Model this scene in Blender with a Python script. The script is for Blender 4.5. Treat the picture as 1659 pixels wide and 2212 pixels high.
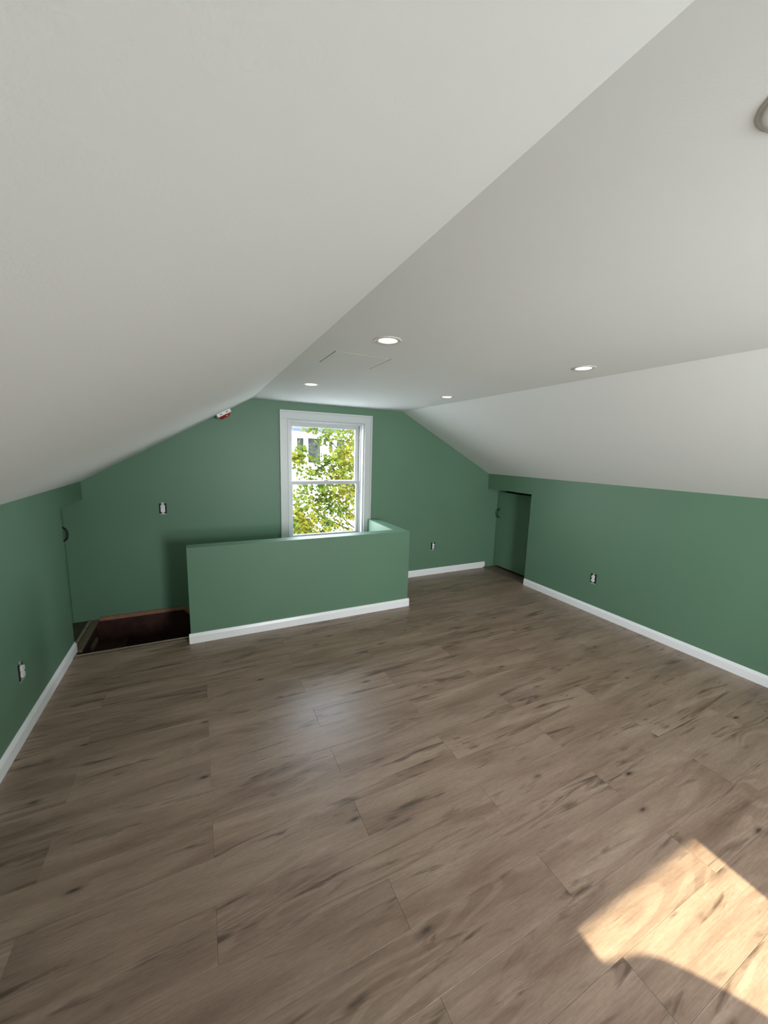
import bpy, bmesh, math, random
from mathutils import Vector, Matrix

# ------------------------------------------------------------------ camera, light, exposure
scene = bpy.context.scene
COL = scene.collection
for o in list(bpy.data.objects):
    bpy.data.objects.remove(o)

IMG_W, IMG_H, F_PX = 1659.0, 2212.0, 815.93
CAM = Vector((0.0, 0.0, 1.65))
RIGHT = Vector((0.898463, -0.438195, 0.027389)).normalized()
UP = Vector((0.044004, 0.151943, 0.987409)).normalized()
FWD = Vector((0.436839, 0.885945, -0.155797)).normalized()
cam_data = bpy.data.cameras.new('camera')
cam_data.sensor_fit = 'HORIZONTAL'
cam_data.sensor_width = 36.0
cam_data.lens = F_PX * 36.0 / IMG_W
cam_data.clip_start = 0.02
cam_data.clip_end = 400
cam = bpy.data.objects.new('camera', cam_data)
COL.objects.link(cam)
m = Matrix.Identity(4)
for i in range(3):
    m[i][0], m[i][1], m[i][2], m[i][3] = RIGHT[i], UP[i], -FWD[i], CAM[i]
cam.matrix_world = m
scene.camera = cam

scene.view_settings.view_transform = 'Standard'
scene.view_settings.look = 'None'
scene.view_settings.gamma = 1.0
scene.view_settings.use_curve_mapping = False
scene.view_settings.exposure = 0.0
scene.cycles.max_bounces = 16
scene.cycles.diffuse_bounces = 8

SKY = 15.0          # radiance of the hazy bright sky
SUN = 18.0
SUN_TAN = 0.681    # tangent of the sun's elevation
SUN_SLANT = 0.062  # sideways drift of the sunbeam per metre along the room

world = bpy.data.worlds.new('hazy_sky')
scene.world = world
world.use_nodes = True
nt = world.node_tree
nt.nodes.clear()
wo = nt.nodes.new('ShaderNodeOutputWorld')
wb = nt.nodes.new('ShaderNodeBackground')
wr = nt.nodes.new('ShaderNodeValToRGB')
ws = nt.nodes.new('ShaderNodeSeparateXYZ')
wc = nt.nodes.new('ShaderNodeTexCoord')
nt.links.new(wc.outputs['Generated'], ws.inputs[0])
nt.links.new(ws.outputs['Z'], wr.inputs[0])
nt.links.new(wr.outputs[0], wb.inputs[0])
nt.links.new(wb.outputs[0], wo.inputs[0])
wr.color_ramp.elements[0].position = 0.0
wr.color_ramp.elements[0].color = (1.0, 1.0, 1.0, 1)
wr.color_ramp.elements[1].position = 0.9
wr.color_ramp.elements[1].color = (0.62, 0.80, 1.0, 1)
wb.inputs[1].default_value = SKY

sun_data = bpy.data.lights.new('sun', 'SUN')
sun_data.energy = SUN
sun_data.angle = math.radians(0.45)
sun_data.color = (1.0, 0.93, 0.66)
sun = bpy.data.objects.new('sun', sun_data)
COL.objects.link(sun)
SUN_DIR = Vector((SUN_SLANT, 1.0, -SUN_TAN * math.sqrt(1 + SUN_SLANT ** 2))).normalized()
sun.rotation_euler = SUN_DIR.to_track_quat('-Z', 'Y').to_euler()
sun.location = (1, -12, 9)


def portal(name, x0, x1, z0, z1, y, facing):
    d = bpy.data.lights.new(name, 'AREA')
    d.shape = 'RECTANGLE'
    d.size, d.size_y = x1 - x0, z1 - z0
    d.cycles.is_portal = True
    o = bpy.data.objects.new(name, d)
    COL.objects.link(o)
    o.location = ((x0 + x1) / 2, y, (z0 + z1) / 2)
    o.rotation_euler = (math.radians(90 if facing > 0 else -90), 0, 0)
    return o


# ------------------------------------------------------------------ room dimensions (metres)
XL, XR, YB, YR = -0.951, 3.744, 4.227, -2.0
ZC, ZL, ZR = 2.156, 1.32, 1.39
XCL, XCR = 0.519, 2.301
YH, XHL, XHR, ZH, TH = 3.399, -0.119, 1.990, 0.832, 0.120
WX0, WX1, WZ0, WZ1 = 0.895, 1.797, 0.59, 1.98
WT = 0.18
GLASS_Y = 0.10
portal('daylight_portal_front', WX0, WX1, WZ0, WZ1, YB + WT + 0.02, -1)
portal('daylight_portal_rear', WX0, WX1, WZ0, WZ1, YR - WT - 0.02, 1)
# fill light added outside the rear window, brightening the room beyond the sky's daylight
dl = bpy.data.lights.new('rear_window_fill', 'AREA')
dl.shape = 'RECTANGLE'
dl.size, dl.size_y = WX1 - WX0, WZ1 - WZ0
dl.energy = 192.0
dl.color = (0.93, 0.985, 0.99)
dlo = bpy.data.objects.new('rear_window_fill', dl)
COL.objects.link(dlo)
dlo.location = ((WX0 + WX1) / 2, YR - WT - 0.03, (WZ0 + WZ1) / 2)
dlo.rotation_euler = (math.radians(90), 0, 0)


# ------------------------------------------------------------------ materials
def mat_new(name):
    mt = bpy.data.materials.new(name)
    mt.use_nodes = True
    n = mt.node_tree
    n.nodes.clear()
    out = n.nodes.new('ShaderNodeOutputMaterial')
    b = n.nodes.new('ShaderNodeBsdfPrincipled')
    n.links.new(b.outputs[0], out.inputs[0])
    return mt, n, b, out


def N(n, kind, **kw):
    nd = n.nodes.new('ShaderNode' + kind)
    for k, v in kw.items():
        if k.startswith('i_'):
            nd.inputs[k[2:].replace('_', ' ')].default_value = v
        else:
            setattr(nd, k, v)
    return nd


def ramp(n, stops, src=None):
    r = n.nodes.new('ShaderNodeValToRGB')
    els = r.color_ramp.elements
    while len(els) < len(stops):
        els.new(0.5)
    for e, (p, c) in zip(els, stops):
        e.position = p
        e.color = (*c, 1) if len(c) == 3 else c
    if src is not None:
        n.links.new(src, r.inputs[0])
    return r


def simple(name, col, rough=0.5, spec=0.5, metal=0.0, vary=0.0, scale=3.0, bump=0.0, bscale=200.0, emit=None):
    mt, n, b, out = mat_new(name)
    b.inputs['Roughness'].default_value = rough
    b.inputs['Specular IOR Level'].default_value = spec
    b.inputs['Metallic'].default_value = metal
    tc = N(n, 'TexCoord')
    if vary > 0:
        nz = N(n, 'TexNoise', i_Scale=scale, i_Detail=4.0)
        n.links.new(tc.outputs['Object'], nz.inputs['Vector'])
        lo = tuple(c * (1 - vary) for c in col)
        hi = tuple(min(1, c * (1 + vary)) for c in col)
        r = ramp(n, [(0.3, lo), (0.7, hi)], nz.outputs['Fac'])
        n.links.new(r.outputs[0], b.inputs['Base Color'])
    else:
        b.inputs['Base Color'].default_value = (*col, 1)
    if bump > 0:
        nb = N(n, 'TexNoise', i_Scale=bscale, i_Detail=2.0)
        n.links.new(tc.outputs['Object'], nb.inputs['Vector'])
        bp = N(n, 'Bump', i_Strength=bump, i_Distance=0.002)
        n.links.new(nb.outputs['Fac'], bp.inputs['Height'])
        n.links.new(bp.outputs[0], b.inputs['Normal'])
    if emit:
        b.inputs['Emission Color'].default_value = (*emit[0], 1)
        b.inputs['Emission Strength'].default_value = emit[1]
    return mt


GREEN = (0.124, 0.228, 0.152)
M = {}
M['green'] = simple('green_wall_paint', GREEN, 0.45, 0.35, vary=0.035, scale=1.5, bump=0.12, bscale=260)
M['white'] = simple('white_ceiling_paint', (0.84, 0.84, 0.83), 0.8, 0.2, vary=0.012, scale=1.0, bump=0.10, bscale=220)
M['trim'] = simple('white_trim_paint', (0.90, 0.91, 0.93), 0.30, 0.5)
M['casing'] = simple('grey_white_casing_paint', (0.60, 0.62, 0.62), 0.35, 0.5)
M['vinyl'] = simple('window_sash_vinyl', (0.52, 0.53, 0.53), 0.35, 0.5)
M['black'] = simple('black_metal', (0.008, 0.008, 0.009), 0.4, 0.4)
M['dark'] = simple('dark_box_shade', (0.010, 0.011, 0.014), 0.6, 0.3)  # shade of the open wall boxes, painted as a dark colour
M['plastic'] = simple('white_device_plastic', (0.80, 0.81, 0.82), 0.35, 0.5)
M['slot'] = simple('dark_socket_slot', (0.03, 0.03, 0.03), 0.6, 0.3)
M['steel'] = simple('galvanised_strap', (0.55, 0.56, 0.56), 0.4, 0.5, metal=0.7)
M['mud'] = simple('raw_drywall_edge', (0.60, 0.63, 0.60), 0.9, 0.1, vary=0.1, scale=60)
M['red'] = simple('red_plastic_cover', (0.42, 0.020, 0.025), 0.35, 0.5)
M['ring'] = simple('shaded_trim_ring', (0.66, 0.62, 0.60), 0.35, 0.5)  # white rings greyed, their shade put into the colour
M['lens'] = simple('warm_light_lens', (0.9, 0.85, 0.75), 0.4, 0.3, emit=((1.0, 0.70, 0.42), 11.0))
M['stairwood'] = simple('dark_stained_stair_wood', (0.045, 0.018, 0.013), 0.45, 0.4, vary=0.5, scale=9)
M['nosing'] = simple('brown_nosing_strip', (0.16, 0.115, 0.085), 0.4, 0.5, vary=0.15, scale=25)
M['edge'] = simple('pale_nosing_edge', (0.30, 0.225, 0.165), 0.4, 0.5, vary=0.15, scale=25)  # paler brown for the nosing edges
M['landing'] = simple('dark_landing_wood', (0.075, 0.058, 0.042), 0.5, 0.4, vary=0.3, scale=8)
M['traywood'] = simple('stained_trim_moulding', (0.30, 0.150, 0.095), 0.4, 0.4, vary=0.2, scale=20)
M['subfloor'] = simple('plywood_subfloor', (0.10, 0.075, 0.05), 0.9, 0.1, vary=0.2, scale=6)


def glass_mat(name, refl=1.0):
    mt = bpy.data.materials.new(name)
    mt.use_nodes = True
    n = mt.node_tree
    n.nodes.clear()
    out = n.nodes.new('ShaderNodeOutputMaterial')
    mx = n.nodes.new('ShaderNodeMixShader')
    tr = n.nodes.new('ShaderNodeBsdfTransparent')
    gl = n.nodes.new('ShaderNodeBsdfGlossy')
    gl.inputs['Roughness'].default_value = 0.0
    fr = n.nodes.new('ShaderNodeFresnel')
    fr.inputs[0].default_value = 1.45
    n.links.new(fr.outputs[0], mx.inputs[0])
    n.links.new(tr.outputs[0], mx.inputs[1])
    n.links.new(gl.outputs[0], mx.inputs[2])
    n.links.new(mx.outputs[0], out.inputs[0])
    return mt


M['glass'] = glass_mat('clear_window_glass')


def plank_mat():
    mt, n, b, out = mat_new('brown_oak_plank')
    tc = N(n, 'TexCoord')
    oi = N(n, 'ObjectInfo')
    mul = N(n, 'VectorMath', operation='MULTIPLY')
    mul.inputs[1].default_value = (1, 1, 1)
    n.links.new(tc.outputs['Object'], mul.inputs[0])
    rx = N(n, 'Math', operation='MULTIPLY')
    rx.inputs[1].default_value = 91.0
    n.links.new(oi.outputs['Random'], rx.inputs[0])
    cmb = N(n, 'CombineXYZ')
    for s in ('X', 'Y', 'Z'):
        n.links.new(rx.outputs[0], cmb.inputs[s])
    add = N(n, 'VectorMath', operation='ADD')
    n.links.new(mul.outputs[0], add.inputs[0])
    n.links.new(cmb.outputs[0], add.inputs[1])

    def mapped(sx, sy, off=0.0):
        mp = N(n, 'Mapping')
        mp.inputs['Scale'].default_value = (sx, sy, 1)
        mp.inputs['Location'].default_value = (off, off * 1.7, off * 0.3)
        n.links.new(add.outputs[0], mp.inputs[0])
        return mp.outputs[0]

    def noise(vec, scale=1.0, detail=4.0, dist=0.0, rough=0.55):
        nz = N(n, 'TexNoise', i_Scale=scale, i_Detail=detail, i_Distortion=dist, i_Roughness=rough)
        n.links.new(vec, nz.inputs['Vector'])
        return nz.outputs['Fac']

    def mix(fac, a, c, blend='MIX'):
        mx = N(n, 'MixRGB', blend_type=blend)
        if isinstance(fac, float):
            mx.inputs[0].default_value = fac
        else:
            n.links.new(fac, mx.inputs[0])
        for i, v in ((1, a), (2, c)):
            if isinstance(v, tuple):
                mx.inputs[i].default_value = (*v, 1)
            else:
                n.links.new(v, mx.inputs[i])
        return mx.outputs[0]

    # broad tone bands along the board
    broad = noise(mapped(1.3, 9.0), 1.0, 5.0, 0.6)
    base = ramp(n, [(0.28, (0.215, 0.136, 0.094)), (0.52, (0.322, 0.222, 0.163)), (0.78, (0.415, 0.302, 0.231))], broad).outputs[0]
    # cathedral grain: contour lines of a slow noise field drawn out along the board
    field = noise(mapped(0.75, 4.6, 3.0), 1.0, 1.6, 0.35, 0.4)
    cm = N(n, 'Math', operation='MULTIPLY')
    cm.inputs[1].default_value = 95.0
    n.links.new(field, cm.inputs[0])
    cs = N(n, 'Math', operation='SINE')
    n.links.new(cm.outputs[0], cs.inputs[0])
    wr_ = ramp(n, [(0.0, (0.80, 0.77, 0.75)), (0.55, (1, 1, 1)), (1.0, (1.02, 1.02, 1.02))], cs.outputs[0]).outputs[0]
    wmask = ramp(n, [(0.50, (0, 0, 0)), (0.64, (0.9, 0.9, 0.9))], noise(mapped(1.3, 4.2, 7.0), 1.0, 2.0)).outputs[0]
    base = mix(wmask, base, mix(1.0, base, wr_, 'MULTIPLY'))
    # fine fibre
    fine = ramp(n, [(0.25, (0.84, 0.83, 0.82)), (0.7, (1.09, 1.09, 1.09))], noise(mapped(9.0, 210.0, 1.0), 1.0, 3.0)).outputs[0]
    base = mix(1.0, base, fine, 'MULTIPLY')
    mott = ramp(n, [(0.30, (0.93, 0.92, 0.91)), (0.70, (1.05, 1.05, 1.05))], noise(mapped(45.0, 130.0, 4.0), 1.0, 2.0)).outputs[0]
    base = mix(1.0, base, mott, 'MULTIPLY')
    # dark mineral streaks
    st = noise(mapped(1.9, 17.0, 11.0), 1.0, 4.0, 1.0, 0.62)
    stf = ramp(n, [(0.565, (0, 0, 0)), (0.69, (0.85, 0.85, 0.85))], st).outputs[0]
    base = mix(stf, base, (0.082, 0.050, 0.034))
    # short cracks and knots
    vo = N(n, 'TexVoronoi', i_Scale=1.0, i_Randomness=1.0)
    wob = N(n, 'VectorMath', operation='ADD')
    nzv = N(n, 'TexNoise', i_Scale=9.0, i_Detail=3.0)
    n.links.new(add.outputs[0], nzv.inputs['Vector'])
    sc = N(n, 'VectorMath', operation='SCALE')
    sc.inputs['Scale'].default_value = 0.35
    n.links.new(nzv.outputs['Color'], sc.inputs[0])
    n.links.new(mapped(4.2, 13.0, 5.0), wob.inputs[0])
    n.links.new(sc.outputs[0], wob.inputs[1])
    n.links.new(wob.outputs[0], vo.inputs['Vector'])
    knot = ramp(n, [(0.05, (0.95, 0.95, 0.95)), (0.13, (0.35, 0.35, 0.35)), (0.24, (0, 0, 0))], vo.outputs['Distance']).outputs[0]
    kmask = ramp(n, [(0.53, (0, 0, 0)), (0.58, (1, 1, 1))], noise(mapped(3.0, 8.0, 21.0), 1.0, 1.0)).outputs[0]
    kf = mix(1.0, knot, kmask, 'MULTIPLY')
    base = mix(kf, base, (0.050, 0.030, 0.021))
    # tone of each board
    tone = N(n, 'MapRange')
    tone.inputs['To Min'].default_value = 0.94
    tone.inputs['To Max'].default_value = 1.06
    n.links.new(oi.outputs['Random'], tone.inputs['Value'])
    hv = N(n, 'HueSaturation')
    n.links.new(tone.outputs[0], hv.inputs['Value'])
    hv.inputs['Saturation'].default_value = 0.95
    n.links.new(base, hv.inputs['Color'])
    n.links.new(hv.outputs[0], b.inputs['Base Color'])
    rr = ramp(n, [(0.3, (0.31, 0.31, 0.31)), (0.7, (0.40, 0.40, 0.40))], broad)
    n.links.new(rr.outputs[0], b.inputs['Roughness'])
    b.inputs['Specular IOR Level'].default_value = 0.5
    bp = N(n, 'Bump', i_Strength=0.18, i_Distance=0.0015)
    n.links.new(noise(mapped(6.0, 150.0, 2.0), 1.0, 3.0), bp.inputs['Height'])
    n.links.new(bp.outputs[0], b.inputs['Normal'])
    return mt


M['plank'] = plank_mat()


# ------------------------------------------------------------------ mesh helpers
def box(bm, x0, x1, y0, y1, z0, z1):
    v = [bm.verts.new(p) for p in ((x0, y0, z0), (x1, y0, z0), (x1, y1, z0), (x0, y1, z0),
                                   (x0, y0, z1), (x1, y0, z1), (x1, y1, z1), (x0, y1, z1))]
    for f in ((0, 3, 2, 1), (4, 5, 6, 7), (0, 1, 5, 4), (1, 2, 6, 5), (2, 3, 7, 6), (3, 0, 4, 7)):
        bm.faces.new([v[i] for i in f])
    return v


def prism(bm, pts, axis, a0, a1):
    """Extrude a 2-D polygon. axis 'y': pts are (x,z); 'x': pts are (y,z); 'z': pts are (x,y)."""
    def p3(p, a):
        return {'y': (p[0], a, p[1]), 'x': (a, p[0], p[1]), 'z': (p[0], p[1], a)}[axis]
    A = [bm.verts.new(p3(p, a0)) for p in pts]
    B = [bm.verts.new(p3(p, a1)) for p in pts]
    k = len(pts)
    bm.faces.new(A)
    bm.faces.new(B[::-1])
    for i in range(k):
        bm.faces.new((A[i], B[i], B[(i + 1) % k], A[(i + 1) % k]))


def tube(bm, pts, rads, seg=8, caps=True):
    rings = []
    k = len(pts)
    ref = Vector((0.31, 0.77, 0.55))
    for i in range(k):
        d = (Vector(pts[min(i + 1, k - 1)]) - Vector(pts[max(i - 1, 0)])).normalized()
        a = d.cross(ref).normalized()
        c = d.cross(a).normalized()
        r = rads[i] if isinstance(rads, (list, tuple)) else rads
        rings.append([bm.verts.new(Vector(pts[i]) + (a * math.cos(t) + c * math.sin(t)) * r)
                      for t in (2 * math.pi * j / seg for j in range(seg))])
    for i in range(k - 1):
        for j in range(seg):
            bm.faces.new((rings[i][j], rings[i][(j + 1) % seg], rings[i + 1][(j + 1) % seg], rings[i + 1][j]))
    if caps:
        bm.faces.new(rings[0])
        bm.faces.new(rings[-1])


def lathe(bm, prof, seg=40):
    """Revolve (radius, z) profile about the z axis."""
    rings = []
    for r, z in prof:
        if r < 1e-6:
            rings.append([bm.verts.new((0, 0, z))])
        else:
            rings.append([bm.verts.new((r * math.cos(t), r * math.sin(t), z))
                          for t in (2 * math.pi * j / seg for j in range(seg))])
    for a, c in zip(rings, rings[1:]):
        for j in range(seg):
            if len(a) == 1 and len(c) > 1:
                bm.faces.new((a[0], c[j], c[(j + 1) % seg]))
            elif len(c) == 1 and len(a) > 1:
                bm.faces.new((a[j], a[(j + 1) % seg], c[0]))
            elif len(a) > 1:
                bm.faces.new((a[j], a[(j + 1) % seg], c[(j + 1) % seg], c[j]))


def bevel(bm, w, seg=2):
    bmesh.ops.bevel(bm, geom=list(bm.edges), offset=w, segments=seg, affect='EDGES', profile=0.5)


def obj(name, bm, mat, parent=None, smooth=False):
    bmesh.ops.recalc_face_normals(bm, faces=bm.faces)
    me = bpy.data.meshes.new(name)
    bm.to_mesh(me)
    bm.free()
    me.materials.append(M[mat] if isinstance(mat, str) else mat)
    if smooth:
        for p in me.polygons:
            p.use_smooth = True
    o = bpy.data.objects.new(name, me)
    COL.objects.link(o)
    if parent:
        o.parent = parent
    return o


def boxes(name, lst, mat, parent=None, bev=0.0):
    bm = bmesh.new()
    for b in lst:
        t = bmesh.new()
        box(t, *b)
        if bev:
            bevel(t, bev)
        me = bpy.data.meshes.new('tmp')
        t.to_mesh(me)
        t.free()
        bm.from_mesh(me)
        bpy.data.meshes.remove(me)
    return obj(name, bm, mat, parent)


def empty(name, loc=(0, 0, 0), rot=(0, 0, 0)):
    o = bpy.data.objects.new(name, None)
    o.empty_display_size = 0.1
    COL.objects.link(o)
    o.location = loc
    o.rotation_euler = rot
    return o


def struct(o, label=None, cat=None):
    o['kind'] = 'structure'
    if label:
        o['label'] = label
    if cat:
        o['category'] = cat
    return o


def tag(o, label, cat, group=None):
    o['label'] = label
    o['category'] = cat
    if group:
        o['group'] = group
    return o


def copy_tree(o, parent=None):
    c = o.copy()
    COL.objects.link(c)
    c.parent = parent
    for ch in [k for k in bpy.data.objects if k.parent == o]:
        copy_tree(ch, c)
    return c


def pixel_dir(u, v):
    return (FWD + RIGHT * ((u - IMG_W / 2) / F_PX) - UP * ((v - IMG_H / 2) / F_PX))


def at_y(u, v, y):
    d = pixel_dir(u, v)
    return CAM + d * (y / d.y)


# ------------------------------------------------------------------ the room shell
Y0, Y1 = YR - WT, YB + WT
ALY0, ALZ = 3.605, 1.16       # low doorway in the left knee wall
ARY0, ARZ = 3.42, 1.18        # low doorway in the right knee wall
DLX, DRX = -1.100, 3.945      # faces of the two low doors


def gable(name, y0, y1, label):
    bm = bmesh.new()
    prism(bm, [(-3.9, -0.3), (WX0, -0.3), (WX0, 2.2), (0.5, 2.2)], 'y', y0, y1)
    prism(bm, [(WX1, -0.3), (7.03, -0.3), (2.32, 2.2), (WX1, 2.2)], 'y', y0, y1)
    box(bm, WX0, WX1, y0, y1, WZ1, 2.2)
    box(bm, WX0, WX1, y0, y1, -0.3, WZ0)
    if name == 'wall_back':
        box(bm, -1.3, 2.1, y0, y1, -2.8, -0.3)
    return struct(obj(name, bm, 'green'), label, 'wall')


gable('wall_back', YB, Y1, 'green gable wall holding the window above the stairwell')
gable('wall_rear', Y0, YR, 'green gable wall opposite the stairwell')

# knee walls, thick enough to hold the recessed low doors
bm = bmesh.new()
sl = (ZC - ZL) / (XCL - XL)
zl2 = ZL - sl * (XL - DLX)
prism(bm, [(DLX, -0.008), (XL, -0.008), (XL, ZL), (DLX, zl2)], 'y', YR, ALY0)
prism(bm, [(DLX, ALZ), (XL, ALZ), (XL, ZL), (DLX, zl2)], 'y', ALY0, YB)
struct(obj('wall_left', bm, 'green'), 'green knee wall ending at the stairwell opening', 'wall')
bm = bmesh.new()
sr = (ZC - ZR) / (XR - XCR)
zr2 = ZR - sr * (DRX - XR)
prism(bm, [(DRX, -0.008), (XR, -0.008), (XR, ZR), (DRX, zr2)], 'y', YR, ARY0)
prism(bm, [(DRX, ARZ), (XR, ARZ), (XR, ZR), (DRX, zr2)], 'y', ARY0, YB)
struct(obj('wall_right', bm, 'green'), 'long green knee wall with one outlet and a low recessed door', 'wall')

# ceiling: two slopes running on down behind the knee walls, and the flat strip with a hatch hole
HX0, HX1, HY0, HY1 = 0.655, 0.981, 1.945, 2.252
bm = bmesh.new()
T = 0.12
xl0 = XL - (ZL + 0.3) / sl
xr0 = XR + (ZR + 0.3) / sr
prism(bm, [(xl0, -0.3), (XCL, ZC), (XCL, ZC + T), (xl0, -0.3 + T)], 'y', Y0, Y1)
prism(bm, [(xr0, -0.3), (XCR, ZC), (XCR, ZC + T), (xr0, -0.3 + T)], 'y', Y0, Y1)
box(bm, XCL, HX0, Y0, Y1, ZC, ZC + T)
box(bm, HX1, XCR, Y0, Y1, ZC, ZC + T)
box(bm, HX0, HX1, Y0, HY0, ZC, ZC + T)
box(bm, HX0, HX1, HY1, Y1, ZC, ZC + T)
struct(obj('ceiling', bm, 'white'), 'white sloped ceiling with a flat strip along the ridge', 'ceiling')

# half wall round the stairwell
bm = bmesh.new()
IX = XHR - 0.135
prism(bm, [(XHL, YH), (XHR, YH), (XHR, YB), (IX, YB), (IX, YH + TH), (XHL, YH + TH)], 'z', -0.25, ZH)
bevel(bm, 0.004, 2)
struct(obj('wall_half', bm, 'green'), 'low green half wall wrapping the stairwell below the window', 'wall')

# subfloor with planks on top
floor = boxes('floor', [(-3.9, 7.0, Y0, 3.40, -0.25, -0.008),
                        (-3.9, -0.93, 3.40, Y1, -0.25, -0.008),
                        (-0.93, XHL, 3.40, 3.50, -0.25, -0.008),
                        (XHR, 7.0, 3.40, Y1, -0.25, -0.008)], 'subfloor')
struct(floor, 'brown oak-look plank floor with a sunlit patch', 'floor')

PL, PW, ROW0 = 1.22, 0.1815, 1.090
plank_cache = {}


def plank(x0, x1, y0, y1):
    if x1 - x0 < 0.03 or y1 - y0 < 0.02:
        return
    key = (round(x1 - x0, 4), round(y1 - y0, 4))
    if key not in plank_cache:
        hx, hy = key[0] / 2 - 0.00025, key[1] / 2 - 0.00025
        bm = bmesh.new()
        v = box(bm, -hx, hx, -hy, hy, -0.008, 0)
        top = [e for e in bm.edges if all(abs(q.co.z) < 1e-6 for q in e.verts)]
        bmesh.ops.bevel(bm, geom=top, offset=0.0006, segments=1, affect='EDGES')
        bmesh.ops.recalc_face_normals(bm, faces=bm.faces)
        me = bpy.data.meshes.new('plank')
        bm.to_mesh(me)
        bm.free()
        me.materials.append(M['plank'])
        plank_cache[key] = me
    o = bpy.data.objects.new('plank', plank_cache[key])
    o.location = ((x0 + x1) / 2, (y0 + y1) / 2, 0)
    COL.objects.link(o)
    o.parent = floor


def plank_run(k, xa, xb, ya, yb):
    s = -0.012 if k % 2 == 0 else 0.598
    i = math.floor((xa - s) / PL)
    x = s + i * PL
    while x < xb:
        plank(max(x, xa), min(x + PL, xb), ya, yb)
        x += PL


k = math.floor((YR - ROW0) / PW)
while ROW0 + k * PW < YB:
    ya, yb = max(ROW0 + k * PW, YR), min(ROW0 + (k + 1) * PW, YB)
    if yb <= YH + 0.001:
        plank_run(k, XL, XR, ya, yb)
    else:
        if ya < YH:                      # row cut by the half wall
            plank_run(k, XL, XHL, ya, min(yb, 3.47))
            plank_run(k, XHL, XHR, ya, YH)
            plank_run(k, XHR, XR, ya, yb)
        else:
            if ya < 3.47:
                plank_run(k, XL, XHL, ya, min(yb, 3.47))
            plank_run(k, XHR, XR if yb < ARY0 + 0.05 else XR, ya, yb)
    k += 1

# skirting boards with a sloped top edge
BH, BT = 0.086, 0.0145
PROF = [(0, 0), (BT, 0), (BT, BH * 0.72), (BT * 0.45, BH * 0.96), (BT * 0.25, BH), (0, BH)]


def baseboard(name, kind, a0, a1, pos, label):
    bm = bmesh.new()
    if kind == 'left':
        prism(bm, [(pos + t, z) for t, z in PROF], 'y', a0, a1)
    elif kind == 'right':
        prism(bm, [(pos - t, z) for t, z in PROF], 'y', a0, a1)
    elif kind == 'back':
        prism(bm, [(pos - t, z) for t, z in PROF], 'x', a0, a1)
    elif kind == 'rear':
        prism(bm, [(pos + t, z) for t, z in PROF], 'x', a0, a1)
    return struct(obj(name, bm, 'trim'), label, 'baseboard')


baseboard('baseboard_left', 'left', YR, ALY0 - 0.004, XL, 'white baseboard along the knee wall beside the stairs')
baseboard('baseboard_right', 'right', YR, ARY0 - 0.004, XR, 'white baseboard along the long knee wall')
baseboard('baseboard_back', 'back', XHR + BT, XR + 0.03, YB, 'short white baseboard between half wall and low door')
baseboard('baseboard_half', 'back', XHL - 0.012, XHR + BT, YH, 'white baseboard across the front of the half wall')
baseboard('baseboard_side', 'left', YH, YB - BT, XHR, 'white baseboard on the end of the half wall')
baseboard('baseboard_rear', 'rear', XL + BT, XR - BT, YR, 'white baseboard below the rear window')


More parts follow.
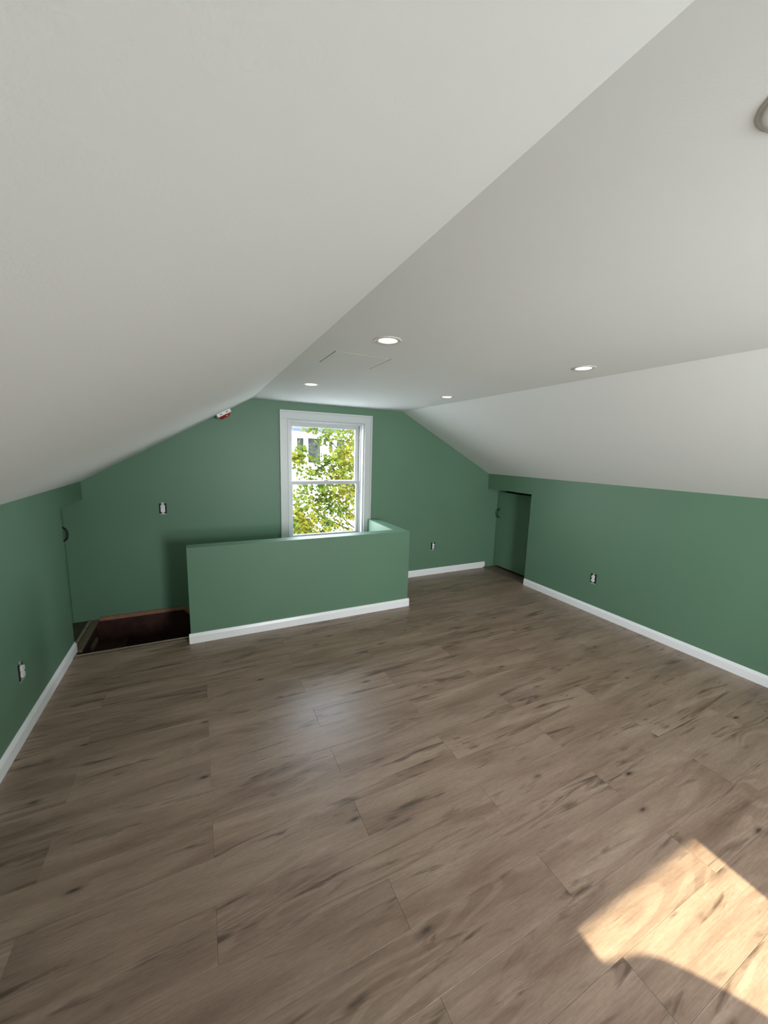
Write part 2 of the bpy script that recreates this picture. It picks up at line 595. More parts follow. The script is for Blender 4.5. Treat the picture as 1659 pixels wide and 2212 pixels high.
# ------------------------------------------------------------------ windows
def window(name, yw, inward, label):
    """Double-hung window; yw = room face of the wall, inward = -1 when the room lies towards -y."""
    root = empty(name, ((WX0 + WX1) / 2, yw, WZ0))
    struct(root, label, 'window')
    inv = Matrix.Translation(-Vector(root.location))

    def part(nm, lst, mat, parent=root, bev=0.0015):
        # depth d is measured from the wall face out of doors
        out = []
        for (x0, x1, d0, d1, z0, z1) in lst:
            ya, yb = yw - inward * d0, yw - inward * d1
            out.append((x0, x1, min(ya, yb), max(ya, yb), z0, z1))
        o = boxes(nm, out, mat, None, bev)
        o.data.transform(inv)
        o.parent = parent
        return o
    CW = 0.088
    # casing boards with back band and inner bead
    for nm, b, band, bead in (
        ('casing', (WX0 - CW, WX0, -0.016, 0, WZ0 - 0.02, WZ1), (WX0 - CW - 0.004, WX0 - CW + 0.014, -0.026, 0, WZ0 - 0.02, WZ1 + CW + 0.004), (WX0 - 0.010, WX0, -0.021, -0.016, WZ0, WZ1)),
        ('casing', (WX1, WX1 + CW, -0.016, 0, WZ0 - 0.02, WZ1), (WX1 + CW - 0.014, WX1 + CW + 0.004, -0.026, 0, WZ0 - 0.02, WZ1 + CW + 0.004), (WX1, WX1 + 0.010, -0.021, -0.016, WZ0, WZ1)),
        ('casing', (WX0 - CW, WX1 + CW, -0.016, 0, WZ1, WZ1 + CW), (WX0 - CW + 0.014, WX1 + CW - 0.014, -0.026, 0, WZ1 + CW - 0.014, WZ1 + CW + 0.004), (WX0 - 0.010, WX1 + 0.010, -0.021, -0.016, WZ1, WZ1 + 0.010))):
        c = part(nm, [b], 'casing')
        part('back_band', [band], 'casing', c)
        part('bead', [bead], 'casing', c)
    part('stool', [(WX0 - CW - 0.03, WX1 + CW + 0.03, -0.055, 0.03, WZ0 - 0.02, WZ0 + 0.005)], 'casing', bev=0.004)
    part('apron', [(WX0 - CW, WX1 + CW, -0.014, 0, WZ0 - 0.10, WZ0 - 0.02)], 'casing')
    J = 0.018
    part('jamb', [(WX0, WX0 + J, 0.0, 0.18, WZ0, WZ1)], 'vinyl')
    part('jamb', [(WX1 - J, WX1, 0.0, 0.18, WZ0, WZ1)], 'vinyl')
    part('jamb', [(WX0 + J, WX1 - J, 0.0, 0.18, WZ1 - J, WZ1)], 'vinyl')
    part('sill', [(WX0 + J, WX1 - J, 0.03, 0.20, WZ0 - 0.01, WZ0 + 0.02)], 'vinyl')
    a0, a1 = WX0 + J, WX1 - J
    # inner stops, then the tracks the sashes run in
    for xa, xb in ((a0, a0 + 0.010), (a1 - 0.010, a1)):
        part('stop', [(xa, xb, 0.060, 0.076, WZ0 + 0.02, WZ1 - J)], 'vinyl')
    part('stop', [(a0 + 0.010, a1 - 0.010, 0.060, 0.076, WZ1 - J - 0.010, WZ1 - J)], 'vinyl')
    for xa, xb in ((a0, a0 + 0.012), (a1 - 0.012, a1)):
        part('track', [(xa, xb, 0.117, 0.121, WZ0 + 0.02, WZ1 - J)], 'vinyl')
    MR = 1.285

    def sash(nm, d0, d1, z0, z1, st, top, bot):
        s = part(nm, [(a0 + 0.004, a0 + st, d0, d1, z0, z1), (a1 - st, a1 - 0.004, d0, d1, z0, z1),
                      (a0 + st, a1 - st, d0, d1, z1 - top, z1), (a0 + st, a1 - st, d0, d1, z0, z0 + bot)], 'vinyl', bev=0.002)
        dm = (d0 + d1) / 2
        g = bmesh.new()
        y = yw - inward * dm
        vs = [g.verts.new(p) for p in ((a0 + st, y, z0 + bot), (a1 - st, y, z0 + bot), (a1 - st, y, z1 - top), (a0 + st, y, z1 - top))]
        g.faces.new(vs)
        o = obj('pane', g, 'glass')
        o.data.transform(inv)
        o.parent = s
        return s
    up = sash('upper_sash', 0.124, 0.152, MR - 0.012, WZ1 - J - 0.002, 0.050, 0.050, 0.030)
    lo = sash('lower_sash', 0.084, 0.114, WZ0 + 0.02, MR + 0.014, 0.046, 0.042, 0.060)
    part('sash_lock', [(1.33, 1.38, 0.086, 0.112, MR + 0.014, MR + 0.026)], 'vinyl', lo, 0.002)
    return root


window('window_1', YB, -1, 'white double-hung window looking out on a leafy tree')
window('window_2', YR, 1, 'white double-hung window in the rear gable wall')


# ------------------------------------------------------------------ low doors in the knee walls
def pull_handle(parent, x, y, z, side):
    """Bowed pull; side = direction (in x) that it stands out of the door."""
    bm = bmesh.new()
    H, D = 0.062, 0.036
    pts = [(0.004 * side, 0, H)]
    for i in range(13):
        t = -1 + 2 * i / 12
        pts.append((side * D * (1 - abs(t) ** 2.6) ** 0.6 + 0.004 * side, 0, -t * H))
    pts.append((0.004 * side, 0, -H))
    tube(bm, pts[1:-1], 0.0068, 8)
    o = obj('pull_handle', bm, 'black', parent, True)
    for s in (-1, 1):
        b2 = bmesh.new()
        tube(b2, [(0, 0, s * H), (0.005 * side, 0, s * H)], 0.009, 10)
        obj('rosette', b2, 'black', o)
    o.location = (x, y, z)
    return o


d = boxes('door_1', [(DRX + 0.002, DRX + 0.037, ARY0 - 0.02, YB - 0.006, 0.030, ARZ - 0.052)], 'green', bev=0.002)
struct(d, 'low green door recessed in the long knee wall', 'door')
pull_handle(d, DRX + 0.002, YB - 0.055, 0.815, -1)['label'] = 'black bowed pull handle'
d = boxes('door_2', [(DLX - 0.037, DLX - 0.002, ALY0 - 0.02, YB - 0.006, 0.016, ALZ - 0.015)], 'green', bev=0.002)
struct(d, 'low green door recessed in the knee wall beside the stairs', 'door')
pull_handle(d, DLX - 0.002, YB - 0.075, 0.86, 1)['label'] = 'black bowed pull handle'

# thresholds
t = boxes('trim_1', [(XR, DRX + 0.03, ARY0, YB, -0.008, 0.004)], 'nosing', bev=0.002)
struct(t, 'dark wood threshold under the low door of the long knee wall', 'threshold')
boxes('threshold_strip', [(XR + 0.002, XR + 0.045, ARY0 + 0.002, YB - 0.002, 0.004, 0.014)], 'nosing', t, 0.003)

# ------------------------------------------------------------------ stairwell and stairs
bm = bmesh.new()
box(bm, -0.95, XHR, 3.42, YH + TH, -2.8, -0.25)
box(bm, IX, XHR, YH + TH, YB, -2.8, -0.25)
box(bm, -1.05, -0.95, 3.42, YB, -2.8, -0.25)
box(bm, -1.05, XHR, 3.42, YB, -2.9, -2.8)
struct(obj('wall_stairwell', bm, 'stairwood'), 'dark wood lining of the stairwell', 'wall')

st = empty('staircase', (-0.88, (3.52 + YB) / 2, -2.8))
tag(st, 'dark stained wooden staircase going down behind the half wall', 'stairs')


def sp(name, lst, mat, bev=0.0015, parent=st):
    o = boxes(name, lst, mat, None, bev)
    o.data.transform(Matrix.Translation(-Vector(st.location)))
    o.parent = parent
    return o


SX, RUN, RISE = -0.925, 0.222, 0.20
ys0, ys1 = 3.525, YB - 0.022
for i in range(1, 13):
    x = SX + RUN * (i - 1)
    sp('riser', [(x - 0.018, x, ys0, ys1, -RISE * i, -RISE * (i - 1) - (0.012 if i == 1 else 0.03))], 'stairwood')
    sp('tread', [(x - 0.018, min(x + RUN + 0.02, IX - 0.004), ys0, ys1, -RISE * i - 0.03, -RISE * i)], 'stairwood')
sp('cleat', [(-0.925, -0.905, 3.90, 4.10, -0.155, -0.120)], 'nosing')['label'] = 'pale wood cleat under the top step'
# landing in the low doorway, with two nosing strips
t = boxes('trim_2', [(DLX - 0.03, -0.966, ALY0, YB, -0.008, 0.002)], 'landing', bev=0.001)
struct(t, 'dark wood landing strip at the low door beside the stairs', 'threshold')
for xa, xb, z in ((-0.992, -0.968, 0.012), (-0.966, -0.912, 0.004)):
    boxes('nosing', [(xa, xb, 3.525 if xa > -0.94 else ALY0, YB - 0.001, -0.02 if xa > -0.967 else 0.002, z)], 'edge' if xa < -0.967 else 'nosing', t, 0.004)
t = boxes('trim_3', [(XL + 0.001, XHL - 0.002, 3.470, 3.523, -0.03, 0.007)], 'nosing', bev=0.004)
struct(t, 'brown nosing strip along the floor edge at the stairwell', 'nosing')
boxes('pale_edge', [(XL + 0.004, XHL - 0.004, 3.508, 3.524, 0.004, 0.010)], 'edge', t, 0.002)

# skirt board on the back wall: level first, then following the stairs down
bm = bmesh.new()
BX, SL = -0.205, 1.02
prism(bm, [(-0.946, -0.024), (-0.912, -0.024), (-0.912, -0.004), (BX, -0.004), (IX - 0.003, -0.004 - SL * (IX - BX)), (IX - 0.003, -0.62 - SL * (IX - BX)), (-0.946, -0.62)], 'y', YB - 0.016, YB - 0.001)
sk = obj('skirt_board', bm, 'stairwood')
sk.data.transform(Matrix.Translation(-Vector(st.location)))
sk.parent = st
for nm, off, th, dep in (('trim_moulding', 0.0, 0.020, 0.032), ('trim_cap', 0.020, 0.010, 0.022)):
    bm = bmesh.new()
    n2 = math.hypot(1, SL)
    zt0, zt1 = off - 0.004, off + th - 0.004
    prism(bm, [(-0.905, zt0), (BX, zt0), (IX - 0.003, zt0 - SL * (IX - BX)), (IX - 0.003, zt1 - SL * (IX - BX) + 0.01), (BX + 0.008, zt1), (-0.905, zt1)], 'y', YB - dep, YB - 0.001)
    o = obj(nm, bm, 'traywood')
    o.data.transform(Matrix.Translation(-Vector(st.location)))
    o.parent = sk

# ------------------------------------------------------------------ ceiling fittings
light_labels = [
    ((0.804, 1.640), 'lit recessed downlight on the room side of the attic hatch outline'),
    ((0.814, 2.990), 'lit recessed downlight between the attic hatch and the window head'),
    ((2.025, 2.900), 'lit recessed downlight by the ceiling crease nearest the low door'),
    ((2.000, 1.533), 'lit recessed downlight by the ceiling crease, farther from the low door'),
    ((0.795, 0.285), 'recessed downlight overhead, farthest from the window gable'),
]
proto = None
for (lx, ly), lab in light_labels:
    if proto is None:
        proto = empty('recessed_downlight', (lx, ly, ZC))
        bm = bmesh.new()
        lathe(bm, [(0.0415, 0.0), (0.0415, -0.0020), (0.046, -0.0042), (0.058, -0.0040), (0.0635, -0.0018), (0.064, 0.0)], 48)
        obj('trim_ring', bm, 'ring', proto, True)
        bm = bmesh.new()
        lathe(bm, [(0, -0.0026), (0.030, -0.0025), (0.0415, -0.0016), (0.0415, 0.0)], 48)
        obj('lens', bm, 'lens', proto, True)
        c = proto
    else:
        c = copy_tree(proto)
        c.location = (lx, ly, ZC)
    tag(c, lab, 'ceiling light', 'recessed downlights')

# attic hatch, flush with the ceiling; a wider unseen board is added above to keep sky light out
hatch = empty('attic_hatch', ((HX0 + HX1) / 2, (HY0 + HY1) / 2, ZC))
tag(hatch, 'flush white attic hatch panel with dark gaps at two sides', 'hatch')
loc = Matrix.Translation(-Vector(hatch.location))
o = boxes('panel', [(HX0 + 0.0080, HX1 - 0.0065, HY0 + 0.0006, HY1 - 0.0012, ZC - 0.0004, ZC + 0.016)], 'white')
o.data.transform(loc)
o.parent = hatch
o = boxes('light_block_lid', [(HX0 - 0.05, HX1 + 0.05, HY0 - 0.05, HY1 + 0.05, ZC + T + 0.001, ZC + T + 0.02)], 'subfloor')
o.data.transform(loc)
o.parent = hatch

# smoke alarm under its red dust cover on the left slope
th = math.atan(sl)
ax_, ay_ = 0.235, 4.075
alarm = empty('smoke_alarm', (ax_, ay_, ZL + sl * (ax_ - XL)), (0, -th, 0))
tag(alarm, 'white smoke alarm with red cover on the sloped ceiling by the gable', 'smoke alarm')
bm = bmesh.new()
box(bm, -0.070, 0.070, -0.070, 0.070, -0.034, 0.0)
bevel(bm, 0.006, 3)
body = obj('body', bm, 'plastic', alarm, False)
for dx in (-0.030, 0.030):
    boxes('vent', [(dx - 0.010, dx + 0.010, -0.0712, -0.0698, -0.020, -0.014)], 'slot', body)
bm = bmesh.new()
lathe(bm, [(0.0, -0.060), (0.040, -0.060), (0.050, -0.054), (0.060, -0.036), (0.061, -0.033), (0.0, -0.033)], 40)
obj('dust_cover', bm, 'red', alarm, False)
boxes('test_button', [(0.010, 0.020, -0.066, -0.050, -0.052, -0.046)], 'plastic', alarm)


# ------------------------------------------------------------------ outlets and switch without cover plates
def frame_axes(o, wall):
    o.rotation_euler = {'back': (0, 0, 0), 'right': (0, 0, -math.pi / 2), 'left': (0, 0, math.pi / 2)}[wall]


def rough_edge(rng, x0, x1, z, h):
    bm = bmesh.new()
    n_ = 7
    lo, hi = [], []
    for i in range(n_):
        x = x0 + (x1 - x0) * i / (n_ - 1)
        lo.append((x, z - h * rng.uniform(0.4, 1.0)))
        hi.append((x, z + h * rng.uniform(0.2, 0.6)))
    prism(bm, lo + hi[::-1], 'y', -0.0012, 0.0)
    return bm


def device(kind, loc_, wall, label, tilt=0.0, seed=0):
    """Built facing -y with the wall face at y = 0."""
    rng = random.Random(seed)
    root = empty('electrical_outlet' if kind == 'outlet' else 'light_switch', loc_)
    frame_axes(root, wall)
    tag(root, label, 'outlet' if kind == 'outlet' else 'light switch', 'outlets awaiting cover plates' if kind == 'outlet' else None)
    boxes('box_opening_shade', [(-0.032, 0.032, -0.0008, 0.0, -0.050, 0.050)], 'dark', root)  # flat dark sheet standing for the shaded recess
    s = boxes('mounting_strap', [(-0.010, 0.010, -0.0030, -0.0010, -0.056, 0.056)], 'steel', root)
    s.rotation_euler = (0, tilt, 0)
    if kind == 'outlet':
        for sz in (-1, 1):
            bm = bmesh.new()
            pts = []
            for j in range(24):
                t_ = 2 * math.pi * j / 24
                pts.append((max(-0.0165, min(0.0165, 0.019 * math.cos(t_))), sz * 0.0195 + 0.0165 * math.sin(t_)))
            prism(bm, pts, 'y', -0.014, -0.003)
            f = obj('receptacle_face', bm, 'plastic', root)
            f.rotation_euler = (0, tilt, 0)
            for sx in (-0.006, 0.006):
                boxes('slot', [(sx - 0.0011, sx + 0.0011, -0.0143, -0.0139, sz * 0.0195 - 0.001, sz * 0.0195 + 0.007)], 'slot', f)
            boxes('slot', [(-0.0022, 0.0022, -0.0143, -0.0139, sz * 0.0195 - 0.009, sz * 0.0195 - 0.005)], 'slot', f)
        f = boxes('receptacle_body', [(-0.011, 0.011, -0.0115, -0.003, -0.020, 0.020)], 'plastic', root, 0.001)
        f.rotation_euler = (0, tilt, 0)
    else:
        fr_ = boxes('switch_body', [(-0.0190, 0.0190, -0.010, -0.003, -0.0355, 0.0355)], 'plastic', root, 0.0015)
        bm = bmesh.new()
        prism(bm, [(-0.010, -0.031), (-0.014, -0.031), (-0.011, 0.0), (-0.0165, 0.031), (-0.010, 0.031)], 'x', -0.0165, 0.0165)
        obj('rocker', bm, 'plastic', fr_)
    obj('drywall_edge', rough_edge(rng, -0.028, 0.026, -0.053, 0.006), 'mud', root)
    if kind == 'switch' or seed == 3:
        obj('drywall_edge', rough_edge(rng, -0.012, 0.016, 0.056, 0.005), 'mud', root)
    return root


device('outlet', (2.846, YB, 0.400), 'back', 'white duplex outlet without plate on the window gable wall', 0.0, 1)
device('outlet', (XR, 2.487, 0.381), 'right', 'white duplex outlet without plate on the long knee wall', 0.0, 2)
device('outlet', (XL, 2.652, 0.372), 'left', 'white duplex outlet without plate on the knee wall beside the stairs', 0.05, 3)
device('switch', (-0.328, YB, 1.049), 'back', 'white rocker switch without plate above the stairwell', 0.0, 4)


# ------------------------------------------------------------------ out of doors
GZ = -5.8
M['lawn'] = simple('pale_gravel_ground', (0.44, 0.43, 0.40), 0.95, 0.1, vary=0.15, scale=2.0)
M['paving'] = simple('pale_concrete_paving', (0.42, 0.41, 0.39), 0.9, 0.1, vary=0.08, scale=2.0)
M['siding'] = simple('white_lap_siding', (0.62, 0.66, 0.70), 0.6, 0.2)
M['housetrim'] = simple('white_house_trim', (0.74, 0.76, 0.78), 0.5, 0.3)
M['shingle'] = simple('blue_grey_shingles', (0.030, 0.036, 0.048), 0.9, 0.1, vary=0.5, scale=4.0)
M['tan'] = simple('tan_porch_roof', (0.085, 0.062, 0.045), 0.9, 0.1, vary=0.2, scale=3.0)
M['housepane'] = simple('reflection_tinted_glass', (0.012, 0.017, 0.014), 0.25, 0.10, vary=0.8, scale=5.0)  # dark green mottle paints the trees reflected in the panes
M['bark'] = simple('grey_brown_bark', (0.020, 0.015, 0.011), 0.9, 0.1, vary=0.3, scale=8.0)


def leaf_mat():
    mt = bpy.data.materials.new('maple_leaf_green')
    mt.use_nodes = True
    n = mt.node_tree
    n.nodes.clear()
    out = n.nodes.new('ShaderNodeOutputMaterial')
    mx = n.nodes.new('ShaderNodeMixShader')
    mx.inputs[0].default_value = 0.45
    df = n.nodes.new('ShaderNodeBsdfDiffuse')
    tl = n.nodes.new('ShaderNodeBsdfTranslucent')
    tc = N(n, 'TexCoord')
    nz = N(n, 'TexNoise', i_Scale=1.3, i_Detail=5.0, i_Roughness=0.7)
    n.links.new(tc.outputs['Object'], nz.inputs['Vector'])
    r1 = ramp(n, [(0.36, (0.028, 0.052, 0.011)), (0.50, (0.070, 0.090, 0.014)), (0.62, (0.125, 0.108, 0.013))], nz.outputs['Fac'])
    n.links.new(r1.outputs[0], df.inputs[0])
    n.links.new(r1.outputs[0], tl.inputs[0])
    n.links.new(df.outputs[0], mx.inputs[1])
    n.links.new(tl.outputs[0], mx.inputs[2])
    n.links.new(mx.outputs[0], out.inputs[0])
    return mt


M['leaf'] = leaf_mat()

struct(boxes('ground', [(-60, 70, -60, 80, GZ - 0.5, GZ)], 'lawn'), 'pale sunlit ground far below the window', 'ground')
struct(boxes('street', [(-60, 70, 9.5, 16.0, GZ, GZ + 0.03)], 'paving'), 'pale street between the two houses', 'street')
struct(boxes('driveway', [(5.5, 9.5, 16.0, 20.0, GZ, GZ + 0.025)], 'paving'), 'pale driveway in front of the house opposite', 'driveway')

HY = 20.0
house = empty('neighbour_house', (6.5, HY, GZ))
tag(house, 'white house with dark shingle roof seen beyond the tree', 'house')
hl = Matrix.Translation(-Vector(house.location))


def hpart(name, bm_or_list, mat, parent=house, bev=0.0):
    if isinstance(bm_or_list, list):
        o = boxes(name, bm_or_list, mat, None, bev)
    else:
        o = obj(name, bm_or_list, mat)
    o.data.transform(hl)
    o.parent = parent
    return o


bm = bmesh.new()
box(bm, 0.0, 14.0, HY + 0.02, HY + 9.0, GZ, 2.42)
hpart('wall', bm, 'siding')
bm = bmesh.new()
z = GZ + 0.3
while z < 2.35:                                   # lap courses, each lipping over the one below
    prism(bm, [(HY - 0.022, z), (HY + 0.02, z), (HY + 0.02, z + 0.15), (HY - 0.004, z + 0.15)], 'x', 0.0, 14.0)
    z += 0.15
sd = hpart('siding', bm, 'siding')
sd['kind'] = 'stuff'
hpart('frieze', [(-0.1, 14.1, HY - 0.06, HY + 0.02, 2.345, 2.40)], 'housetrim')
hpart('soffit', [(-0.3, 14.3, HY - 0.50, HY + 0.02, 2.40, 2.44)], 'housetrim')
hpart('fascia', [(-0.3, 14.3, HY - 0.53, HY - 0.50, 2.40, 2.54)], 'housetrim')
hpart('gutter', [(-0.35, 14.35, HY - 0.64, HY - 0.53, 2.46, 2.57)], 'housetrim', bev=0.02)
bm = bmesh.new()
prism(bm, [(HY - 0.62, 2.56), (HY + 4.5, 5.06), (HY + 9.6, 2.56), (HY + 9.6, 2.48), (HY + 4.5, 4.96), (HY - 0.62, 2.48)], 'x', -0.4, 14.4)
roof = hpart('roof', bm, 'shingle')
bm = bmesh.new()
for i in range(26):                               # shingle courses
    y = HY - 0.60 + i * 0.195
    zz = 2.565 + (y - HY + 0.62) * (2.5 / 5.12)
    prism(bm, [(y, zz), (y + 0.22, zz + 0.107), (y + 0.22, zz + 0.115), (y, zz + 0.02)], 'x', -0.4, 14.4)
o = hpart('shingle_courses', bm, 'shingle', roof)
o['kind'] = 'stuff'


def house_window(x0, x1, z0, z1, split=False):
    w = hpart('window_frame', [(x0 - 0.10, x0, HY - 0.06, HY + 0.0, z0 - 0.10, z1 + 0.06), (x1, x1 + 0.10, HY - 0.06, HY + 0.0, z0 - 0.10, z1 + 0.06),
                               (x0, x1, HY - 0.06, HY + 0.0, z1, z1 + 0.06), (x0, x1, HY - 0.07, HY + 0.0, z0 - 0.10, z0)], 'housetrim')
    hpart('pane', [(x0, x1, HY - 0.035, HY - 0.025, z0, z1)], 'housepane', w)
    if split:
        hpart('muntin', [(x0, x1, HY - 0.05, HY - 0.035, (z0 + z1) / 2 - 0.02, (z0 + z1) / 2 + 0.02)], 'housetrim', w)


house_window(5.265, 5.92, 1.00, 2.28)
house_window(4.68, 5.02, 1.00, 2.27)
house_window(6.10, 6.25, 1.98, 2.28)
house_window(6.42, 6.62, 1.60, 2.29, True)
house_window(6.85, 7.30, 1.00, 2.28, True)
house_window(8.6, 9.5, 0.9, 2.2, True)
house_window(2.2, 3.1, 0.9, 2.2, True)
house_window(4.4, 5.3, -3.6, -2.0, True)
house_window(8.8, 9.7, -3.6, -2.0, True)
bm = bmesh.new()
prism(bm, [(HY - 1.7, -0.72), (HY - 0.02, -0.25), (HY - 0.02, -0.72)], 'x', 7.0, 11.0)
pr = hpart('porch_roof', bm, 'tan')
for x in (7.2, 9.0, 10.8):
    hpart('porch_post', [(x - 0.07, x + 0.07, HY - 1.6, HY - 1.46, GZ, -0.72)], 'housetrim')

# maple in front of the window
tree = empty('maple_tree', (4.6, 10.2, GZ))
tag(tree, 'leafy green and yellow maple tree filling the view from the window', 'tree')
tl_ = Matrix.Translation(-Vector(tree.location))
rng = random.Random(11)
bm = bmesh.new()
trunk_pts = [(4.60, 10.2, GZ), (4.55, 10.2, -4.0), (4.62, 10.1, -2.2), (4.50, 10.0, -0.4), (4.60, 10.0, 1.6), (4.5, 9.9, 3.6)]
tube(bm, trunk_pts, [0.24, 0.19, 0.16, 0.13, 0.09, 0.03], 10)
o = obj('trunk', bm, 'bark', None, True)
o.data.transform(tl_)
o.parent = tree

# clumps of leaves: pixel, distance, spread in metres, number of leaves
clumps = []
for u, v, y, s, k in (
        (672, 924, 9.0, 0.10, 34), (708, 935, 8.8, 0.13, 60), (702, 950, 9.2, 0.10, 30), (745, 925, 9.4, 0.18, 70),
        (762, 955, 9.4, 0.20, 120), (752, 985, 9.0, 0.22, 150), (758, 1015, 9.3, 0.22, 150), (735, 1000, 9.6, 0.20, 110),
        (725, 1020, 9.0, 0.18, 90), (745, 1040, 8.8, 0.22, 120), (700, 998, 9.2, 0.12, 50), (690, 1018, 9.2, 0.14, 50),
        (648, 985, 8.8, 0.10, 44), (640, 994, 8.9, 0.10, 40), (652, 968, 9.0, 0.07, 18), (668, 988, 9.0, 0.05, 8),
        (655, 1012, 9.1, 0.16, 34), (672, 1028, 9.3, 0.16, 40), (700, 1055, 8.9, 0.16, 80), (712, 1072, 9.0, 0.18, 110),
        (660, 1062, 9.0, 0.14, 50), (645, 1075, 9.2, 0.14, 36), (685, 1085, 9.1, 0.16, 60), (650, 1100, 8.8, 0.16, 80),
        (642, 1120, 8.8, 0.18, 120), (660, 1135, 8.9, 0.18, 110), (685, 1110, 9.1, 0.16, 60), (715, 1095, 9.0, 0.18, 70),
        (745, 1085, 9.2, 0.20, 60), (735, 1110, 9.2, 0.18, 60), (755, 1110, 9.0, 0.16, 40), (715, 1130, 9.2, 0.16, 56),
        (700, 1150, 9.0, 0.18, 80), (650, 1160, 8.9, 0.20, 110), (680, 1170, 9.0, 0.2, 80), (740, 1145, 9.2, 0.12, 20),
        (760, 1065, 9.4, 0.14, 30), (730, 1062, 9.2, 0.14, 34)):
    clumps.append((at_y(u, v, y), s, int(k * 1.25)))
for _ in range(60):                                # the rest of the crown, beyond the window's edges
    a, r_, zz = rng.uniform(0, 6.283), rng.uniform(0.4, 3.0), rng.uniform(-2.6, 3.9)
    c = Vector((4.9 + r_ * math.cos(a), 10.4 + 0.8 * r_ * math.sin(a), zz))
    tx = c.x / c.y
    if c.x > 3.9 or c.y > 10.8 and c.x > 4.2:
        clumps.append((c, 0.34, 70))
lv, lf = [], []
shape = [(0, -0.5), (0.16, -0.34), (0.46, -0.36), (0.36, -0.12), (0.52, 0.10), (0.22, 0.14), (0.0, 0.55),
         (-0.22, 0.14), (-0.52, 0.10), (-0.36, -0.12), (-0.46, -0.36), (-0.16, -0.34)]
for c, s, k in clumps:
    for _ in range(k):
        p = c + Vector((rng.gauss(0, s), rng.gauss(0, s), rng.gauss(0, s * 0.8)))
        L = rng.uniform(0.07, 0.125)
        nrm = Vector((rng.gauss(0, 0.6), rng.gauss(-0.4, 0.6), rng.gauss(0.6, 0.5))).normalized()
        a = nrm.orthogonal().normalized()
        a = Matrix.Rotation(rng.uniform(0, 6.283), 3, nrm) @ a
        b_ = nrm.cross(a)
        i0 = len(lv)
        for sx, sy in shape:
            lv.append(tuple(p + a * sx * L + b_ * sy * L + nrm * (abs(sx) * 0.25 * L)))
        lf.append(tuple(range(i0, i0 + len(shape))))
me = bpy.data.meshes.new('leaves')
me.from_pydata(lv, [], lf)
me.materials.append(M['leaf'])
lo = bpy.data.objects.new('leaves', me)
COL.objects.link(lo)
me.transform(tl_)
lo.parent = tree
lo['kind'] = 'stuff'
# branches reach from the trunk to the clumps
for c, s, k in clumps[::2]:
    zb = max(-3.5, min(3.2, c.z - 0.9 - rng.uniform(0, 0.6)))
    for (p0, p1) in zip(trunk_pts, trunk_pts[1:]):
        if p0[2] <= zb <= p1[2]:
            f = (zb - p0[2]) / (p1[2] - p0[2])
            base_pt = Vector(p0).lerp(Vector(p1), f)
    mid = base_pt.lerp(c, 0.55) + Vector((rng.gauss(0, .12), rng.gauss(0, .12), 0.15 + rng.gauss(0, .08)))
    end = c + (c - base_pt).normalized() * s
    bm = bmesh.new()
    pts = []
    for i in range(9):
        t_ = i / 8
        pts.append(base_pt.lerp(mid, t_).lerp(mid.lerp(end, t_), t_) + Vector((rng.gauss(0, .012), 0, rng.gauss(0, .012))))
    tube(bm, pts, [0.030 * (1 - 0.82 * i / 8) for i in range(9)], 5, False)
    o = obj('branch', bm, 'bark', None, True)
    o.data.transform(tl_)
    o.parent = tree


# ------------------------------------------------------------------ person by the rear window, whose shoulder shades the sunlit patch
M['skin'] = simple('skin', (0.50, 0.30, 0.22), 0.5, 0.4)
M['shirt'] = simple('grey_shirt_cloth', (0.16, 0.17, 0.19), 0.85, 0.1, vary=0.1, scale=30)
M['jeans'] = simple('blue_jeans_cloth', (0.05, 0.07, 0.12), 0.85, 0.1, vary=0.15, scale=40)
M['shoe'] = simple('dark_shoe_leather', (0.03, 0.028, 0.026), 0.5, 0.4)
M['hair'] = simple('brown_hair', (0.05, 0.032, 0.022), 0.6, 0.3, vary=0.3, scale=60)
PX, PY = 0.905, -1.35
person = empty('person', (PX, PY, 0.0))
person.scale = (1.0, 1.0, 0.972)
tag(person, 'person in grey shirt and jeans with elbows out by the rear window', 'person')
verts, edges, radii = [], [], []


def joint(p, rad, prev=None):
    verts.append(p)
    radii.append(rad if isinstance(rad, tuple) else (rad, rad))
    if prev is not None:
        edges.append((prev, len(verts) - 1))
    return len(verts) - 1


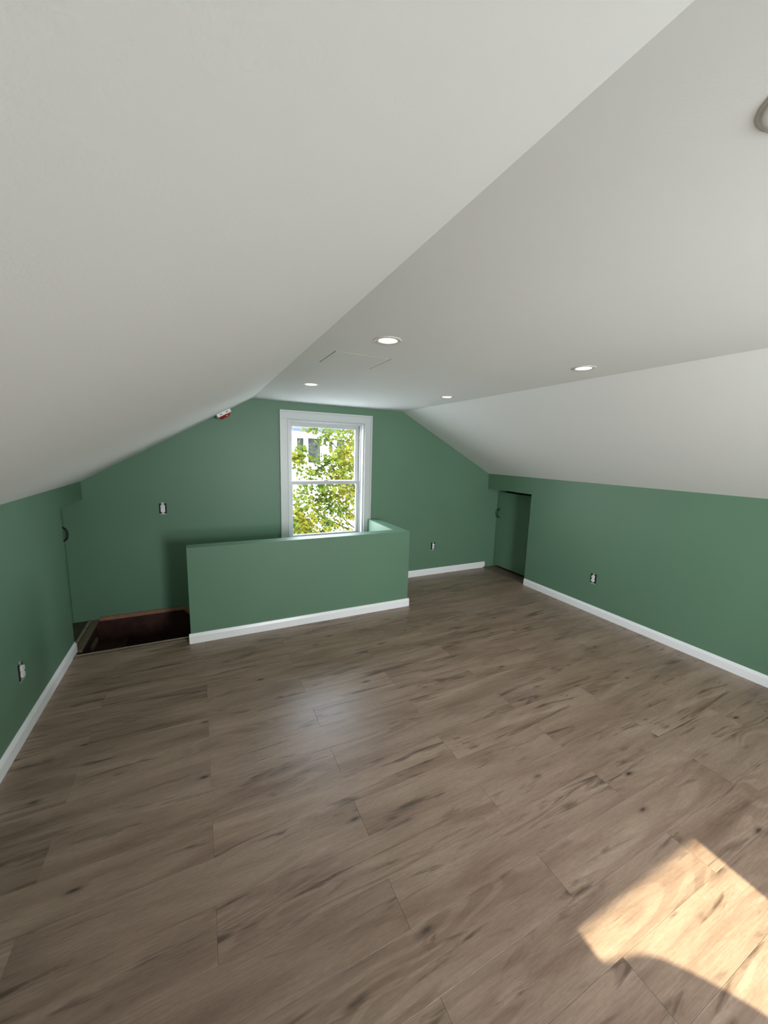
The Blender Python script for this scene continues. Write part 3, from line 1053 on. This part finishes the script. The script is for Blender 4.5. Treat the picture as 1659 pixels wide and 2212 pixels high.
pel = joint((0, 0, 0.90), (0.155, 0.105))
wai = joint((0, 0.005, 1.02), (0.135, 0.095), pel)
che = joint((0, 0.0, 1.17), (0.150, 0.105), wai)
ups = joint((0, -0.01, 1.27), (0.110, 0.075), che)
nec = joint((0, -0.005, 1.345), 0.050, ups)
jaw = joint((0, 0.025, 1.415), (0.055, 0.068), nec)
skl = joint((0, 0.010, 1.50), (0.072, 0.092), jaw)
crn = joint((0, 0.0, 1.565), (0.056, 0.072), skl)
hand_pts = []
for sx in (-1, 1):
    sh = joint((sx * 0.180, -0.01, 1.270), 0.060, ups)
    dt = joint((sx * 0.262, -0.015, 1.262), 0.060, sh)
    ua = joint((sx * 0.345, -0.02, 1.206), 0.052, dt)
    el = joint((sx * 0.462, -0.04, 1.110), 0.048, ua)
    fa = joint((sx * 0.345, 0.03, 1.085), 0.046, el)
    wr0 = joint((sx * 0.240, 0.075, 1.075), 0.032, fa)
    pm = joint((sx * 0.195, 0.105, 1.065), (0.030, 0.020), wr0)
    hand_pts.append(Vector(verts[pm]))
    for j, (dz, ln) in enumerate(((0.024, 0.060), (0.009, 0.068), (-0.007, 0.064), (-0.022, 0.050))):
        k1 = joint((sx * 0.175, 0.128, 1.065 + dz), 0.010, pm)
        k2 = joint((sx * (0.175 - ln * 0.35), 0.138 + ln * 0.12, 1.060 + dz), 0.009, k1)
        joint((sx * (0.175 - ln), 0.142, 1.052 + dz), 0.008, k2)
    th1 = joint((sx * 0.190, 0.085, 1.085), 0.012, pm)
    joint((sx * 0.165, 0.115, 1.100), 0.010, th1)
    hp = joint((sx * 0.090, 0, 0.83), 0.088, pel)
    kn = joint((sx * 0.115, 0.015, 0.47), 0.058, hp)
    cf = joint((sx * 0.122, -0.012, 0.32), 0.054, kn)
    an = joint((sx * 0.128, -0.02, 0.095), 0.036, cf)
    ft = joint((sx * 0.140, 0.06, 0.042), (0.040, 0.036), an)
    joint((sx * 0.150, 0.165, 0.030), (0.036, 0.026), ft)
me = bpy.data.meshes.new('body')
me.from_pydata(verts, edges, [])
tmp = bpy.data.objects.new('body_skeleton', me)
COL.objects.link(tmp)
md = tmp.modifiers.new('skin', 'SKIN')
md.use_smooth_shade = True
for i, sv in enumerate(me.skin_vertices[0].data):
    sv.radius = radii[i]
    sv.use_root = (i == 0)
tmp.modifiers.new('subsurf', 'SUBSURF').levels = 2
bpy.context.view_layer.update()
dg = bpy.context.evaluated_depsgraph_get()
bme = bpy.data.meshes.new_from_object(tmp.evaluated_get(dg))
bpy.data.objects.remove(tmp)
bme.name = 'body'
zmin = min(v.co.z for v in bme.vertices)
for v in bme.vertices:
    if v.co.z < 0.12:
        v.co.z = max(v.co.z, 0.0) if v.co.z > zmin else 0.0
bme.materials.clear()
for nm in ('skin', 'shirt', 'jeans', 'shoe'):
    bme.materials.append(M[nm])
for p in bme.polygons:
    c = p.center
    p.use_smooth = True
    if min((c - h).length for h in hand_pts) < 0.10 and abs(c.x) > 0.10 and c.y > 0.045 or c.z > 1.35:
        p.material_index = 0
    elif c.z > 0.90:
        p.material_index = 1
    elif c.z > 0.075:
        p.material_index = 2
    else:
        p.material_index = 3
body = bpy.data.objects.new('body', bme)
COL.objects.link(body)
body.parent = person


def blob(name, c, r3, mat, cut=None):
    bm = bmesh.new()
    bmesh.ops.create_uvsphere(bm, u_segments=20, v_segments=14, radius=1.0)
    if cut:
        bmesh.ops.delete(bm, geom=[v for v in bm.verts if cut(v.co)], context='VERTS')
    for v in bm.verts:
        v.co = Vector((v.co.x * r3[0] + c[0], v.co.y * r3[1] + c[1], v.co.z * r3[2] + c[2]))
    return obj(name, bm, mat, person, True)


blob('hair', (0, -0.008, 1.520), (0.084, 0.104, 0.100), 'hair', lambda q: q.y > 0.35 and q.z < 0.45 or q.z < -0.55)
blob('nose', (0, 0.112, 1.468), (0.012, 0.018, 0.020), 'skin')
blob('mouth', (0, 0.094, 1.428), (0.024, 0.010, 0.006), 'red')
for sx in (-1, 1):
    blob('eye', (sx * 0.031, 0.092, 1.495), (0.012, 0.010, 0.008), 'plastic')
    blob('ear', (sx * 0.080, 0.0, 1.478), (0.010, 0.020, 0.032), 'skin')
